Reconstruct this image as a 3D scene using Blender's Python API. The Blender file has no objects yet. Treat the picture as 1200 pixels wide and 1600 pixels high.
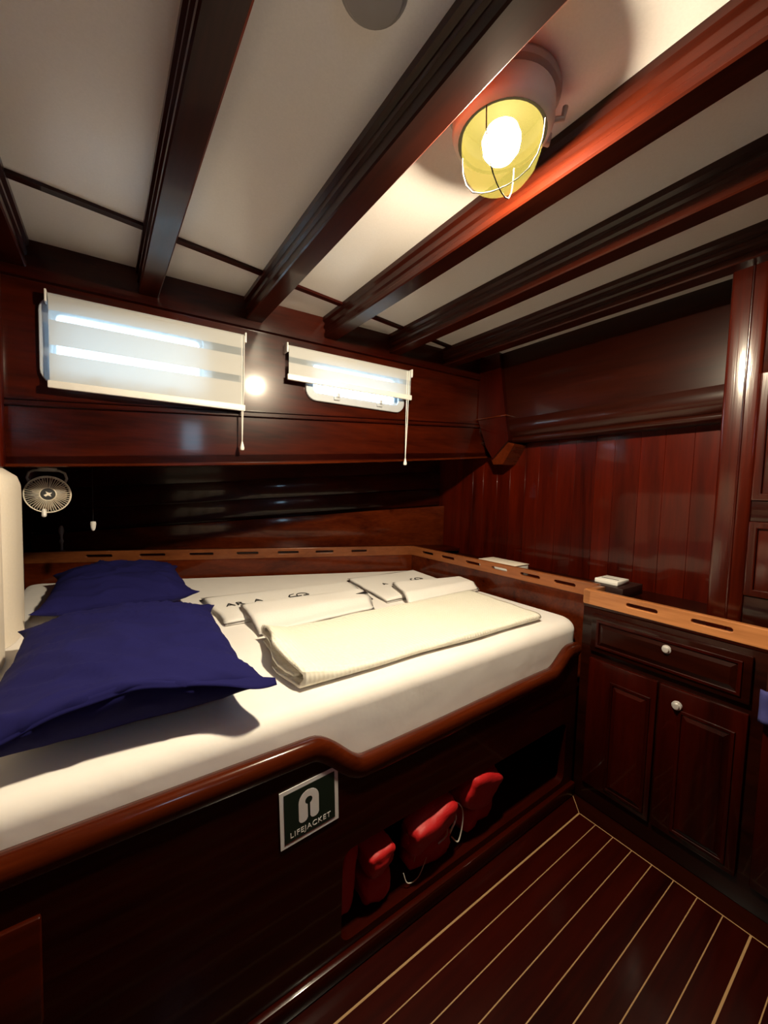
import bpy, bmesh, math, random
from mathutils import Vector, Matrix, noise

random.seed(7)
scene = bpy.context.scene
C = scene.collection

# ------------------------------------------------------------------ camera
cam_d = bpy.data.cameras.new('camera')
cam = bpy.data.objects.new('camera', cam_d)
C.objects.link(cam)
yaw, pitch, roll = math.radians(35.075), math.radians(3.447), math.radians(1.639)
fw = Vector((math.sin(yaw) * math.cos(pitch), math.cos(yaw) * math.cos(pitch), -math.sin(pitch)))
rt = Vector((math.cos(yaw), -math.sin(yaw), 0))
up = rt.cross(fw)
rt2 = rt * math.cos(roll) + up * math.sin(roll)
up2 = up * math.cos(roll) - rt * math.sin(roll)
M = Matrix((rt2, up2, -fw)).transposed().to_4x4()
M.translation = Vector((0, 0, 1.25))
cam.matrix_world = M
cam_d.sensor_fit = 'HORIZONTAL'
cam_d.sensor_width = 36
cam_d.lens = 605 / 1200 * 36
cam_d.clip_start = 0.02
scene.camera = cam

# ------------------------------------------------------------------ world, exposure
world = bpy.data.worlds.new('overcast_sky')
scene.world = world
world.use_nodes = True
wb = world.node_tree.nodes['Background']
wb.inputs[0].default_value = (0.52, 0.80, 1.0, 1)
wb.inputs[1].default_value = 15.0
scene.view_settings.view_transform = 'Standard'
scene.view_settings.look = 'None'
scene.view_settings.gamma = 1
scene.view_settings.exposure = 0.0
scene.cycles.max_bounces = 8
scene.cycles.diffuse_bounces = 4
scene.cycles.glossy_bounces = 4
scene.cycles.transparent_max_bounces = 12
scene.cycles.caustics_reflective = False
scene.cycles.caustics_refractive = False
scene.cycles.sample_clamp_indirect = 4

LAMP_EMIT = 2350.0          # bulb radiance

# ------------------------------------------------------------------ materials
def new_mat(name):
    m = bpy.data.materials.new(name)
    m.use_nodes = True
    nt = m.node_tree
    return m, nt, nt.nodes, nt.links, nt.nodes['Principled BSDF']

def wood(name, dark, light, axis='x', rough=0.28, coat=0.32, coat_rough=0.07, grain=9.0, bump=0.008):
    m, nt, N, L, b = new_mat(name)
    tc = N.new('ShaderNodeTexCoord')
    mp = N.new('ShaderNodeMapping')
    sc = {'x': (0.7, grain, grain), 'y': (grain, 0.7, grain), 'z': (grain, grain, 0.7)}[axis]
    mp.inputs['Scale'].default_value = sc
    L.new(tc.outputs['Object'], mp.inputs['Vector'])
    n1 = N.new('ShaderNodeTexNoise')
    n1.inputs['Scale'].default_value = 1.0
    n1.inputs['Detail'].default_value = 6
    n1.inputs['Roughness'].default_value = 0.62
    n1.inputs['Distortion'].default_value = 0.6
    L.new(mp.outputs[0], n1.inputs['Vector'])
    n2 = N.new('ShaderNodeTexNoise')
    n2.inputs['Scale'].default_value = 9.0
    n2.inputs['Detail'].default_value = 4
    L.new(mp.outputs[0], n2.inputs['Vector'])
    oi = N.new('ShaderNodeObjectInfo')
    mx = N.new('ShaderNodeMath'); mx.operation = 'MULTIPLY_ADD'
    mx.inputs[1].default_value = 0.35
    L.new(n2.outputs[0], mx.inputs[0])
    L.new(n1.outputs[0], mx.inputs[2])
    ad = N.new('ShaderNodeMath'); ad.operation = 'MULTIPLY_ADD'
    ad.inputs[1].default_value = 0.16
    L.new(oi.outputs['Random'], ad.inputs[0])
    L.new(mx.outputs[0], ad.inputs[2])
    r = N.new('ShaderNodeValToRGB')
    r.color_ramp.elements[0].position = 0.45
    r.color_ramp.elements[0].color = (*dark, 1)
    r.color_ramp.elements[1].position = 1.0
    r.color_ramp.elements[1].color = (*light, 1)
    L.new(ad.outputs[0], r.inputs[0])
    L.new(r.outputs[0], b.inputs['Base Color'])
    b.inputs['Roughness'].default_value = rough
    b.inputs['Specular IOR Level'].default_value = 0.15
    b.inputs['Coat Weight'].default_value = coat
    b.inputs['Coat Roughness'].default_value = coat_rough
    bp = N.new('ShaderNodeBump')
    bp.inputs['Strength'].default_value = 0.25
    bp.inputs['Distance'].default_value = bump * 0.1
    L.new(n1.outputs[0], bp.inputs['Height'])
    L.new(bp.outputs[0], b.inputs['Normal'])
    L.new(bp.outputs[0], b.inputs['Coat Normal'])
    return m

def plain(name, col, rough=0.5, metal=0.0, coat=0.0, bump=None, sheen=0.0):
    m, nt, N, L, b = new_mat(name)
    tc = N.new('ShaderNodeTexCoord')
    n = N.new('ShaderNodeTexNoise')
    n.inputs['Scale'].default_value = bump[0] if bump else 30
    n.inputs['Detail'].default_value = 4
    L.new(tc.outputs['Object'], n.inputs['Vector'])
    r = N.new('ShaderNodeValToRGB')
    r.color_ramp.elements[0].color = (*[c * 0.93 for c in col], 1)
    r.color_ramp.elements[1].color = (*[min(1, c * 1.05) for c in col], 1)
    L.new(n.outputs[0], r.inputs[0])
    L.new(r.outputs[0], b.inputs['Base Color'])
    b.inputs['Roughness'].default_value = rough
    b.inputs['Metallic'].default_value = metal
    b.inputs['Coat Weight'].default_value = coat
    b.inputs['Sheen Weight'].default_value = sheen
    if bump:
        bp = N.new('ShaderNodeBump')
        bp.inputs['Strength'].default_value = bump[1]
        bp.inputs['Distance'].default_value = bump[2]
        L.new(n.outputs[0], bp.inputs['Height'])
        L.new(bp.outputs[0], b.inputs['Normal'])
    return m

DK, LT = (0.0042, 0.00022, 0.00007), (0.034, 0.0025, 0.0005)
W_X = wood('mahogany_grain_x', DK, LT, 'x')
W_Y = wood('mahogany_grain_y', (0.0036, 0.00030, 0.0001), (0.025, 0.0034, 0.0010), 'y', coat=0.30)
W_Z = wood('mahogany_grain_z', (0.0055, 0.00025, 0.00008), (0.080, 0.0052, 0.0008), 'z', coat=0.30, coat_rough=0.06)
W_CAB = wood('mahogany_cabinet', (0.0040, 0.00018, 0.00006), (0.036, 0.0022, 0.0004), 'z', coat=0.32, coat_rough=0.07)
W_BEAM = wood('mahogany_beam', (0.0062, 0.00045, 0.00014), (0.046, 0.0062, 0.0018), 'y', coat=0.20, coat_rough=0.09)
W_RAIL_C = wood('cabinet_rail_wood', (0.20, 0.060, 0.018), (0.62, 0.26, 0.095), 'y', rough=0.35, coat=0.4, coat_rough=0.2)
W_WD = wood('mahogany_wardrobe', (0.0065, 0.0004, 0.0001), (0.060, 0.0052, 0.0010), 'z', coat=0.9, coat_rough=0.17, bump=0.05, grain=16.0)
W_UP = wood('mahogany_window_panel', (0.0050, 0.0003, 0.0001), (0.064, 0.0066, 0.0010), 'x', coat_rough=0.09)
W_FLOOR = wood('mahogany_floor', (0.006, 0.0003, 0.0001), (0.034, 0.0022, 0.0005), 'x', rough=0.3, coat_rough=0.16)
W_RAIL_X = wood('light_rail_wood_x', (0.055, 0.011, 0.003), (0.20, 0.060, 0.018), 'x', rough=0.35, coat=0.5, coat_rough=0.2)
W_RAIL_Y = wood('light_rail_wood_y', (0.10, 0.024, 0.007), (0.36, 0.120, 0.038), 'y', rough=0.35, coat=0.5, coat_rough=0.2)
W_CAP = wood('bed_cap_wood', (0.016, 0.0012, 0.0003), (0.105, 0.016, 0.0030), 'x', rough=0.2, coat_rough=0.08)
SEAM = plain('pale_seam', (0.40, 0.24, 0.11), 0.5)
PANEL = plain('white_ceiling_panel', (0.82, 0.775, 0.745), 0.35, bump=(220, 0.12, 0.001))
_pb = PANEL.node_tree.nodes['Principled BSDF']
_pb.inputs['Coat Weight'].default_value = 0.8
_pb.inputs['Coat Roughness'].default_value = 0.22
SHEET = plain('white_sheet', (0.86, 0.82, 0.79), 0.85, bump=(7, 0.35, 0.012), sheen=0.2)
TOWEL = plain('white_towel', (0.86, 0.83, 0.80), 0.95, bump=(160, 0.35, 0.002), sheen=0.3)
NAVY = plain('navy_cotton', (0.0105, 0.0095, 0.074), 0.9, bump=(9, 0.3, 0.010))
NAVY.node_tree.nodes['Principled BSDF'].inputs['Specular IOR Level'].default_value = 0.12
CREAM_UPH = plain('cream_upholstery', (0.80, 0.71, 0.60), 0.8, bump=(120, 0.2, 0.002))
WHITE_PL = plain('white_plastic', (0.82, 0.80, 0.76), 0.35)
GREY_PL = plain('grey_plastic', (0.33, 0.31, 0.30), 0.5)
CHROME = plain('chrome', (0.90, 0.88, 0.86), 0.32, metal=0.6)
ALU = plain('white_aluminium', (0.42, 0.44, 0.47), 0.4)
BLADE = plain('fan_blade', (0.30, 0.23, 0.16), 0.4)
FANWIRE = plain('fan_wire', (0.85, 0.76, 0.62), 0.35, metal=0.2)
BLACK = plain('black_ink', (0.012, 0.012, 0.014), 0.6)
GREEN = plain('dark_green_print', (0.006, 0.018, 0.010), 0.45)
WHITE_INK = plain('white_print', (0.92, 0.90, 0.88), 0.5)
REDJ = plain('red_jacket_fabric', (0.52, 0.010, 0.012), 0.55, bump=(25, 0.4, 0.01))
CORD = plain('pale_cord', (0.72, 0.66, 0.58), 0.7)
CAGE = plain('cage_wire', (0.06, 0.05, 0.04), 0.6)
BRASS = plain('painted_lamp_metal', (0.42, 0.36, 0.30), 0.4, metal=0.3)
CREAM_PT = plain('lamp_body_cream', (0.66, 0.58, 0.48), 0.4)
BLUE = plain('blue_cloth', (0.045, 0.045, 0.19), 0.85, bump=(40, 0.2, 0.003))
DARKBOOK = plain('dark_leather', (0.018, 0.006, 0.005), 0.4)

def waffle():
    m, nt, N, L, b = new_mat('cream_waffle_cotton')
    tc = N.new('ShaderNodeTexCoord')
    mp = N.new('ShaderNodeMapping'); mp.inputs['Scale'].default_value = (1, 1, 0)
    L.new(tc.outputs['Object'], mp.inputs['Vector'])
    v = N.new('ShaderNodeTexVoronoi'); v.inputs['Scale'].default_value = 75; v.inputs['Randomness'].default_value = 0.15
    L.new(mp.outputs[0], v.inputs['Vector'])
    b.inputs['Base Color'].default_value = (0.86, 0.83, 0.72, 1)
    b.inputs['Roughness'].default_value = 0.95
    bp = N.new('ShaderNodeBump'); bp.inputs['Strength'].default_value = 0.8; bp.inputs['Distance'].default_value = 0.006
    L.new(v.outputs['Distance'], bp.inputs['Height'])
    L.new(bp.outputs[0], b.inputs['Normal'])
    return m
WAFFLE = waffle()

def fabric_mat(name, col, transp, trans_w):
    m, nt, N, L, b = new_mat(name)
    N.remove(b)
    out = N['Material Output']
    d = N.new('ShaderNodeBsdfDiffuse'); d.inputs[0].default_value = (*col, 1)
    t = N.new('ShaderNodeBsdfTranslucent'); t.inputs[0].default_value = (*col, 1)
    a = N.new('ShaderNodeMixShader'); a.inputs[0].default_value = trans_w
    L.new(d.outputs[0], a.inputs[1]); L.new(t.outputs[0], a.inputs[2])
    tr = N.new('ShaderNodeBsdfTransparent')
    b2 = N.new('ShaderNodeMixShader'); b2.inputs[0].default_value = transp
    L.new(a.outputs[0], b2.inputs[1]); L.new(tr.outputs[0], b2.inputs[2])
    L.new(b2.outputs[0], out.inputs[0])
    return m
BLIND = fabric_mat('blind_fabric', (0.50, 0.50, 0.49), 0.0, 0.13)
SHEER = fabric_mat('blind_sheer_mesh', (0.55, 0.60, 0.63), 0.34, 0.35)

def glass_mat(name, tint, gloss):
    m, nt, N, L, b = new_mat(name)
    N.remove(b)
    out = N['Material Output']
    tr = N.new('ShaderNodeBsdfTransparent'); tr.inputs[0].default_value = (*tint, 1)
    g = N.new('ShaderNodeBsdfGlossy'); g.inputs['Roughness'].default_value = 0.05
    a = N.new('ShaderNodeMixShader'); a.inputs[0].default_value = gloss
    L.new(tr.outputs[0], a.inputs[1]); L.new(g.outputs[0], a.inputs[2])
    L.new(a.outputs[0], out.inputs[0])
    return m
PANE = glass_mat('window_glass', (0.93, 0.97, 1.0), 0.06)

def emit_mat(name, col, s):
    m, nt, N, L, b = new_mat(name)
    N.remove(b)
    e = N.new('ShaderNodeEmission'); e.inputs[0].default_value = (*col, 1); e.inputs[1].default_value = s
    L.new(e.outputs[0], N['Material Output'].inputs[0])
    return m
BULB = emit_mat('lamp_bulb', (1.0, 0.905, 0.80), LAMP_EMIT)

def lamp_glass():
    # frosted glass that glows where the bulb sits behind it
    m, nt, N, L, b = new_mat('lamp_glass')
    N.remove(b)
    out = N['Material Output']
    tr = N.new('ShaderNodeBsdfTransparent'); tr.inputs[0].default_value = (1.0, 0.93, 0.74, 1)
    tl = N.new('ShaderNodeBsdfTranslucent'); tl.inputs[0].default_value = (0.0150, 0.0128, 0.0026, 1)
    g = N.new('ShaderNodeBsdfGlossy'); g.inputs['Roughness'].default_value = 0.08
    a = N.new('ShaderNodeMixShader'); a.inputs[0].default_value = 0.10
    L.new(tr.outputs[0], a.inputs[1]); L.new(tl.outputs[0], a.inputs[2])
    c = N.new('ShaderNodeMixShader'); c.inputs[0].default_value = 0.002
    L.new(a.outputs[0], c.inputs[1]); L.new(g.outputs[0], c.inputs[2])
    L.new(c.outputs[0], out.inputs[0])
    return m
LGLASS = lamp_glass()
LIGHT_TRAP, _nt, _N, _L, _b = new_mat('light_trap_black')  # near-zero black for the added cup that swallows bulb light in the lamp
_b.inputs['Base Color'].default_value = (0.0006, 0.0005, 0.0003, 1)
_b.inputs['Roughness'].default_value = 1.0
_b.inputs['Specular IOR Level'].default_value = 0.0

# ------------------------------------------------------------------ helpers
def tag(o, label=None, cat=None, group=None, kind=None):
    if label: o['label'] = label
    if cat: o['category'] = cat
    if group: o['group'] = group
    if kind: o['kind'] = kind
    return o

def thing(name, label, cat, loc=(0, 0, 0), group=None):
    o = bpy.data.objects.new(name, None)
    o.empty_display_size = 0.05
    C.objects.link(o)
    o.location = loc
    return tag(o, label, cat, group)

SHEAR = 0.0        # the window wall runs slightly out of square with the floor planks
def link(name, me, mat, parent=None, smooth=None):
    """me holds world coordinates; parents are unrotated, so shift by the parent's place"""
    if SHEAR:
        me.transform(Matrix(((1, 0, 0, 0), (SHEAR, 1, 0, 0), (0, 0, 1, 0), (0, 0, 0, 1))))
    if parent is not None:
        off = Vector(parent.location)
        p = parent.parent
        while p is not None:
            off += Vector(p.location)
            p = p.parent
        if off.length > 0:
            me.transform(Matrix.Translation(-off))
    if mat is not None and len(me.materials) == 0:
        me.materials.append(mat)
    if smooth is not None:
        me.polygons.foreach_set('use_smooth', [True] * len(me.polygons))
        if smooth < 180:
            me.set_sharp_from_angle(angle=math.radians(smooth))
    o = bpy.data.objects.new(name, me)
    C.objects.link(o)
    o.parent = parent
    return o

def bm_obj(name, bm, mat, parent=None, smooth=None):
    bmesh.ops.recalc_face_normals(bm, faces=bm.faces)
    me = bpy.data.meshes.new(name)
    bm.to_mesh(me); bm.free()
    return link(name, me, mat, parent, smooth)

def add_box(bm, x0, x1, y0, y1, z0, z1):
    v = [bm.verts.new(p) for p in ((x0, y0, z0), (x1, y0, z0), (x1, y1, z0), (x0, y1, z0),
                                   (x0, y0, z1), (x1, y0, z1), (x1, y1, z1), (x0, y1, z1))]
    for f in ((0, 3, 2, 1), (4, 5, 6, 7), (0, 1, 5, 4), (1, 2, 6, 5), (2, 3, 7, 6), (3, 0, 4, 7)):
        bm.faces.new([v[i] for i in f])
    return v

def box(name, x0, x1, y0, y1, z0, z1, mat, parent=None, bev=0.0, seg=2):
    bm = bmesh.new()
    add_box(bm, x0, x1, y0, y1, z0, z1)
    if bev > 0:
        bmesh.ops.bevel(bm, geom=bm.edges[:], offset=bev, segments=seg, affect='EDGES', profile=0.5)
    return bm_obj(name, bm, mat, parent, 40 if bev else None)

def hexa(name, pts, mat, parent=None, bev=0.0, seg=2):
    """eight corners: bottom ring of four then top ring of four"""
    bm = bmesh.new()
    v = [bm.verts.new(p) for p in pts]
    for f in ((0, 3, 2, 1), (4, 5, 6, 7), (0, 1, 5, 4), (1, 2, 6, 5), (2, 3, 7, 6), (3, 0, 4, 7)):
        bm.faces.new([v[i] for i in f])
    if bev > 0:
        bmesh.ops.bevel(bm, geom=bm.edges[:], offset=bev, segments=seg, affect='EDGES', profile=0.5)
    return bm_obj(name, bm, mat, parent, 40 if bev else None)

def prism(name, ring0, ring1, mat, parent=None, smooth=None):
    bm = bmesh.new()
    a = [bm.verts.new(p) for p in ring0]
    b = [bm.verts.new(p) for p in ring1]
    n = len(a)
    for i in range(n):
        j = (i + 1) % n
        bm.faces.new((a[i], a[j], b[j], b[i]))
    bm.faces.new(a); bm.faces.new(b[::-1])
    return bm_obj(name, bm, mat, parent, smooth)

def plate(name, splines, thick, origin, uaxis, vaxis, mat, parent=None, bevel=0.0, smooth=30):
    """flat shape with holes: outlines in (u, v), thickness centred on origin plane"""
    cu = bpy.data.curves.new(name, 'CURVE')
    cu.dimensions = '2D'; cu.fill_mode = 'BOTH'
    cu.extrude = max(thick / 2 - bevel, 0.0)
    cu.bevel_depth = bevel; cu.bevel_resolution = 2
    for s in splines:
        sp = cu.splines.new('POLY')
        sp.points.add(len(s) - 1)
        for p, q in zip(sp.points, s):
            p.co = (q[0], q[1], 0, 1)
        sp.use_cyclic_u = True
    return curve_to_obj(name, cu, origin, uaxis, vaxis, mat, parent, smooth)

def curve_to_obj(name, cu, origin, uaxis, vaxis, mat, parent, smooth=30):
    tmp = bpy.data.objects.new('tmp', cu)
    C.objects.link(tmp)
    dg = bpy.context.evaluated_depsgraph_get()
    me = bpy.data.meshes.new_from_object(tmp.evaluated_get(dg))
    bpy.data.objects.remove(tmp)
    me.materials.clear()
    u = Vector(uaxis).normalized(); v = Vector(vaxis).normalized(); w = u.cross(v)
    mt = Matrix((u, v, w)).transposed().to_4x4()
    mt.translation = Vector(origin)
    me.transform(mt)
    me.name = name
    return link(name, me, mat, parent, smooth)

def text(name, s, size, origin, uaxis, vaxis, mat, parent, ext=0.0004, align='CENTER'):
    cu = bpy.data.curves.new(name, 'FONT')
    cu.body = s; cu.size = size; cu.extrude = ext; cu.align_x = align
    cu.space_character = 1.12
    return curve_to_obj(name, cu, origin, uaxis, vaxis, mat, parent, None)

def capsule(u0, u1, v0, v1, n=6):
    r = (v1 - v0) / 2; c = (v0 + v1) / 2
    pts = []
    for i in range(n + 1):
        a = -math.pi / 2 + math.pi * i / n
        pts.append((u1 - r + r * math.cos(a), c + r * math.sin(a)))
    for i in range(n + 1):
        a = math.pi / 2 + math.pi * i / n
        pts.append((u0 + r + r * math.cos(a), c + r * math.sin(a)))
    return pts

def rrect(u0, u1, v0, v1, r, n=6):
    pts = []
    for cx, cy, a0 in ((u1 - r, v0 + r, -90), (u1 - r, v1 - r, 0), (u0 + r, v1 - r, 90), (u0 + r, v0 + r, 180)):
        for i in range(n + 1):
            a = math.radians(a0 + 90 * i / n)
            pts.append((cx + r * math.cos(a), cy + r * math.sin(a)))
    return pts

def add_tube(bm, pts, r, n=6, closed=False, caps=True):
    pts = [Vector(p) for p in pts]
    rings = []
    m = len(pts)
    prev = None
    for i, p in enumerate(pts):
        if closed:
            t = pts[(i + 1) % m] - pts[i - 1]
        else:
            t = pts[min(i + 1, m - 1)] - pts[max(i - 1, 0)]
        t.normalize()
        if prev is None:
            a = t.orthogonal().normalized()
        else:
            a = (prev - t * prev.dot(t)).normalized()
        prev = a
        b = t.cross(a)
        rr = r[i] if isinstance(r, (list, tuple)) else r
        rings.append([bm.verts.new(p + (a * math.cos(2 * math.pi * k / n) + b * math.sin(2 * math.pi * k / n)) * rr) for k in range(n)])
    for i in range(m if closed else m - 1):
        A, B = rings[i], rings[(i + 1) % m]
        for k in range(n):
            bm.faces.new((A[k], A[(k + 1) % n], B[(k + 1) % n], B[k]))
    if caps and not closed:
        bm.faces.new(rings[0][::-1]); bm.faces.new(rings[-1])

def tube(name, pts, r, mat, parent=None, n=6, closed=False):
    bm = bmesh.new()
    add_tube(bm, pts, r, n, closed)
    return bm_obj(name, bm, mat, parent, 60)

def lathe(name, prof, origin, axis, mat, parent=None, n=32, smooth=35, close=True):
    """prof: (radius, height along axis)"""
    ax = Vector(axis).normalized()
    a = ax.orthogonal().normalized(); b = ax.cross(a)
    o = Vector(origin)
    bm = bmesh.new()
    rings = []
    for r, h in prof:
        if r < 1e-6:
            rings.append([bm.verts.new(o + ax * h)])
        else:
            rings.append([bm.verts.new(o + ax * h + (a * math.cos(2 * math.pi * k / n) + b * math.sin(2 * math.pi * k / n)) * r) for k in range(n)])
    for A, B in zip(rings, rings[1:]):
        for k in range(n):
            k2 = (k + 1) % n
            if len(A) == 1 and len(B) > 1:
                bm.faces.new((A[0], B[k], B[k2]))
            elif len(B) == 1 and len(A) > 1:
                bm.faces.new((A[k], A[k2], B[0]))
            elif len(A) > 1:
                bm.faces.new((A[k], A[k2], B[k2], B[k]))
    return bm_obj(name, bm, mat, parent, smooth)

def sstep(a, b, x):
    t = max(0.0, min(1.0, (x - a) / (b - a)))
    return t * t * (3 - 2 * t)

# ------------------------------------------------------------------ main dimensions (metres)
XL, XR = -0.38, 2.02            # bulkheads at the head and the foot of the berth
YB, YW = -0.62, 1.83            # behind the camera, window wall
XC = 1.568                      # cabinet face
YF = 0.804                      # berth front
ZM = 0.714                      # mattress top
def hull(x, off=0.0): return 2.47 - 0.3286 * (x - 0.27) + off
def zc(x): return 2.07
def z_sheer(x): return 1.308 + 0.062 * x + 0.0095 * x * x   # lower edge of the window wall

# ------------------------------------------------------------------ floor
floor = box('floor', XL, XR, YB, 3.0, -0.08, -0.012, W_FLOOR)
tag(floor, 'dark red varnished plank floor with thin pale seams', kind='structure')
PW = 0.0626
XE = 1.487
yy = 0.725
k = 0
while yy > YB:
    y0 = max(yy - PW, YB)
    box('plank', XL, XE - 0.002, y0 + 0.0016, yy - 0.0016, -0.012, 0.0, W_FLOOR, floor)
    wide = 0.0026 if k in (0, 8) else 0.0013
    box('seam_strip', XL, XE, yy - wide / 1.0, yy + wide / 1.0, -0.012, 0.0004 + (0.0004 if k in (0, 8) else 0), SEAM, floor)
    yy -= PW
    k += 1
box('seam_strip', XE - 0.0016, XE + 0.0016, YB, 0.725, -0.012, 0.0006, SEAM, floor)
# mitred border planks
prism('border_plank', [(XL, 0.7275, -0.012), (XE, 0.7275, -0.012), (XC, 0.8035, -0.012), (XL, 0.8035, -0.012)],
      [(XL, 0.7275, 0.0), (XE, 0.7275, 0.0), (XC, 0.8035, 0.0), (XL, 0.8035, 0.0)], W_FLOOR, floor)
prism('border_plank', [(XE + 0.002, YB, -0.012), (XC, YB, -0.012), (XC, 0.80, -0.012), (XE + 0.002, 0.7245, -0.012)],
      [(XE + 0.002, YB, 0.0), (XC, YB, 0.0), (XC, 0.80, 0.0), (XE + 0.002, 0.7245, 0.0)], W_Y, floor)
tube('seam_strip', [(XE, 0.7255, -0.0005), (XC - 0.002, 0.80, -0.0005)], 0.0014, SEAM, floor)

# ------------------------------------------------------------------ ceiling: slab, white panels, deck beams, batten
ceiling = prism('ceiling', [(XL - 0.1, YB - 0.1, zc(XL - 0.1) + 0.012), (XR + 0.1, YB - 0.1, zc(XR + 0.1) + 0.012), (XR + 0.1, 1.93, zc(XR + 0.1) + 0.012), (XL - 0.1, 1.93, zc(XL - 0.1) + 0.012)],
                [(XL - 0.1, YB - 0.1, zc(0) + 0.1), (XR + 0.1, YB - 0.1, zc(0) + 0.1), (XR + 0.1, 1.93, zc(0) + 0.1), (XL - 0.1, 1.93, zc(0) + 0.1)], W_Y)
tag(ceiling, 'white panelled cabin ceiling crossed by dark varnished deck beams', kind='structure')
BEAMS = [(-0.292, 0.058, 1.975), (0.153, 0.034, 1.975), (0.524, 0.036, 1.975), (0.885, 0.034, 1.975), (1.255, 0.034, 1.975), (1.622, 0.034, 1.975)]
def bat_y(x): return 1.489 + 0.088 * (x + 0.205)
edges = [XL] + [b[0] for b in BEAMS] + [XR]
for i in range(len(edges) - 1):
    a, b = edges[i], edges[i + 1]
    if b - a < 0.1 and i == 0:
        continue
    for ya, yb in ((lambda x: YB, lambda x: bat_y(x)), (lambda x: bat_y(x) + 0.001, lambda x: YW + 0.05)):
        P = [(a, ya(a)), (b, ya(b)), (b, yb(b)), (a, yb(a))]
        prism('panel', [(x, y, zc(x)) for x, y in P], [(x, y, zc(x) + 0.0119) for x, y in P], PANEL, ceiling)
    # dark batten across the bay
    P = [(a, bat_y(a) - 0.013), (b, bat_y(b) - 0.013), (b, bat_y(b) + 0.013), (a, bat_y(a) + 0.013)]
    prism('batten', [(x, y, zc(x) - 0.010) for x, y in P], [(x, y, zc(x) + 0.001) for x, y in P], W_X, ceiling)
for cx, w0, zb in BEAMS:
    d = zc(cx) - zb + 0.004
    half = [(w0 - 0.004, 0), (w0, 0.004), (w0, 0.20 * d), (w0 - 0.004, 0.24 * d), (w0 - 0.004, 0.38 * d), (w0 + 0.003, 0.44 * d),
            (w0 + 0.003, 0.56 * d), (w0 - 0.002, 0.60 * d), (w0 - 0.002, 0.70 * d), (w0 + 0.008, 0.78 * d), (w0 + 0.008, d)]
    ring = [(cx + u, zb + v) for u, v in half] + [(cx - u, zb + v) for u, v in reversed(half)]
    sp = 0.024 if cx < 0.3 and cx > 0 else 0.0
    prism('beam', [(x + sp, YB, z) for x, z in ring], [(x - sp * 1.25, YW + 0.04 - 0.08 * x, z) for x, z in ring], W_BEAM, ceiling)

# ------------------------------------------------------------------ window wall with two openings
SHEAR = -0.08
WIN = [(-0.202, 0.348, 1.586, 1.888), (0.762, 1.312, 1.668, 1.888)]     # frame outlines
wall = bpy.data.objects.new('wall_window', None)
bm = bmesh.new()
def wq(x0, x1, z0a, z0b, z1a, z1b, y0=YW, y1=YW + 0.05):
    v = [bm.verts.new(p) for p in ((x0, y0, z0a), (x1, y0, z0b), (x1, y1, z0b), (x0, y1, z0a), (x0, y0, z1a), (x1, y0, z1b), (x1, y1, z1b), (x0, y1, z1a))]
    for f in ((0, 3, 2, 1), (4, 5, 6, 7), (0, 1, 5, 4), (1, 2, 6, 5), (2, 3, 7, 6), (3, 0, 4, 7)):
        bm.faces.new([v[i] for i in f])
xs = [XL]
for (a, b, c, d) in WIN:
    xs += [a + 0.022, b - 0.022]
xs.append(XR)
for i in range(len(xs) - 1):
    a, b = xs[i], xs[i + 1]
    if i % 2 == 0:
        wq(a, b, z_sheer(a), z_sheer(b), zc(a) + 0.012, zc(b) + 0.012)
    else:
        w = WIN[i // 2]
        wq(a, b, z_sheer(a), z_sheer(b), w[2] + 0.022, w[2] + 0.022)
        wq(a, b, w[3] - 0.022, w[3] - 0.022, zc(a) + 0.012, zc(b) + 0.012)
wall = bm_obj('wall_window', bm, W_UP)
tag(wall, 'varnished mahogany cabin side with two small windows', kind='structure')
# mouldings on the window wall
def strip_on_wall(name, fz, h, proud, mat, x0=XL + 0.08, x1=XR, n=14):
    bm = bmesh.new()
    prof = [(0.0, -h / 2), (-proud, -h / 2 + 0.003), (-proud, h / 2 - 0.003), (0.0, h / 2)]
    rows = []
    for i in range(n + 1):
        x = x0 + (x1 - x0) * i / n
        rows.append([bm.verts.new((x, YW + p[0] + (0.002 if p[0] == 0 else 0), fz(x) + p[1])) for p in prof])
    for A, B in zip(rows, rows[1:]):
        for k in range(4):
            k2 = (k + 1) % 4
            bm.faces.new((A[k], B[k], B[k2], A[k2]))
    bm.faces.new(rows[0]); bm.faces.new(rows[-1][::-1])
    return bm_obj(name, bm, mat, wall, 40)
def z_trim(x): return 1.537 + 0.0675 * (x + 0.099)
strip_on_wall('moulding', z_trim, 0.010, 0.010, W_X)
strip_on_wall('moulding', lambda x: z_trim(x) - 0.020, 0.012, 0.016, W_X)
strip_on_wall('edge_moulding', lambda x: z_sheer(x) + 0.003, 0.014, 0.016, W_CAP)
strip_on_wall('cornice', lambda x: 1.945, 0.022, 0.018, W_X)
box('corner_post', XL, -0.300, YW - 0.06, YW + 0.002, 1.285, zc(XL) - 0.1, W_Z, wall, 0.006)

# soffit (underside of the side deck) between window wall and hull
xa, xb = XL - 0.05, XR + 0.05
prism('soffit', [(xa, YW, z_sheer(xa)), (xb, YW, z_sheer(xb)), (xb, hull(xb, .6), z_sheer(xb)), (xa, hull(xa, .5), z_sheer(xa))],
      [(xa, YW, z_sheer(xa) + .03), (xb, YW, z_sheer(xb) + .03), (xb, hull(xb, .6), z_sheer(xb) + .03), (xa, hull(xa, .5), z_sheer(xa) + .03)], W_X, wall)

SHEAR = 0.0
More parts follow.
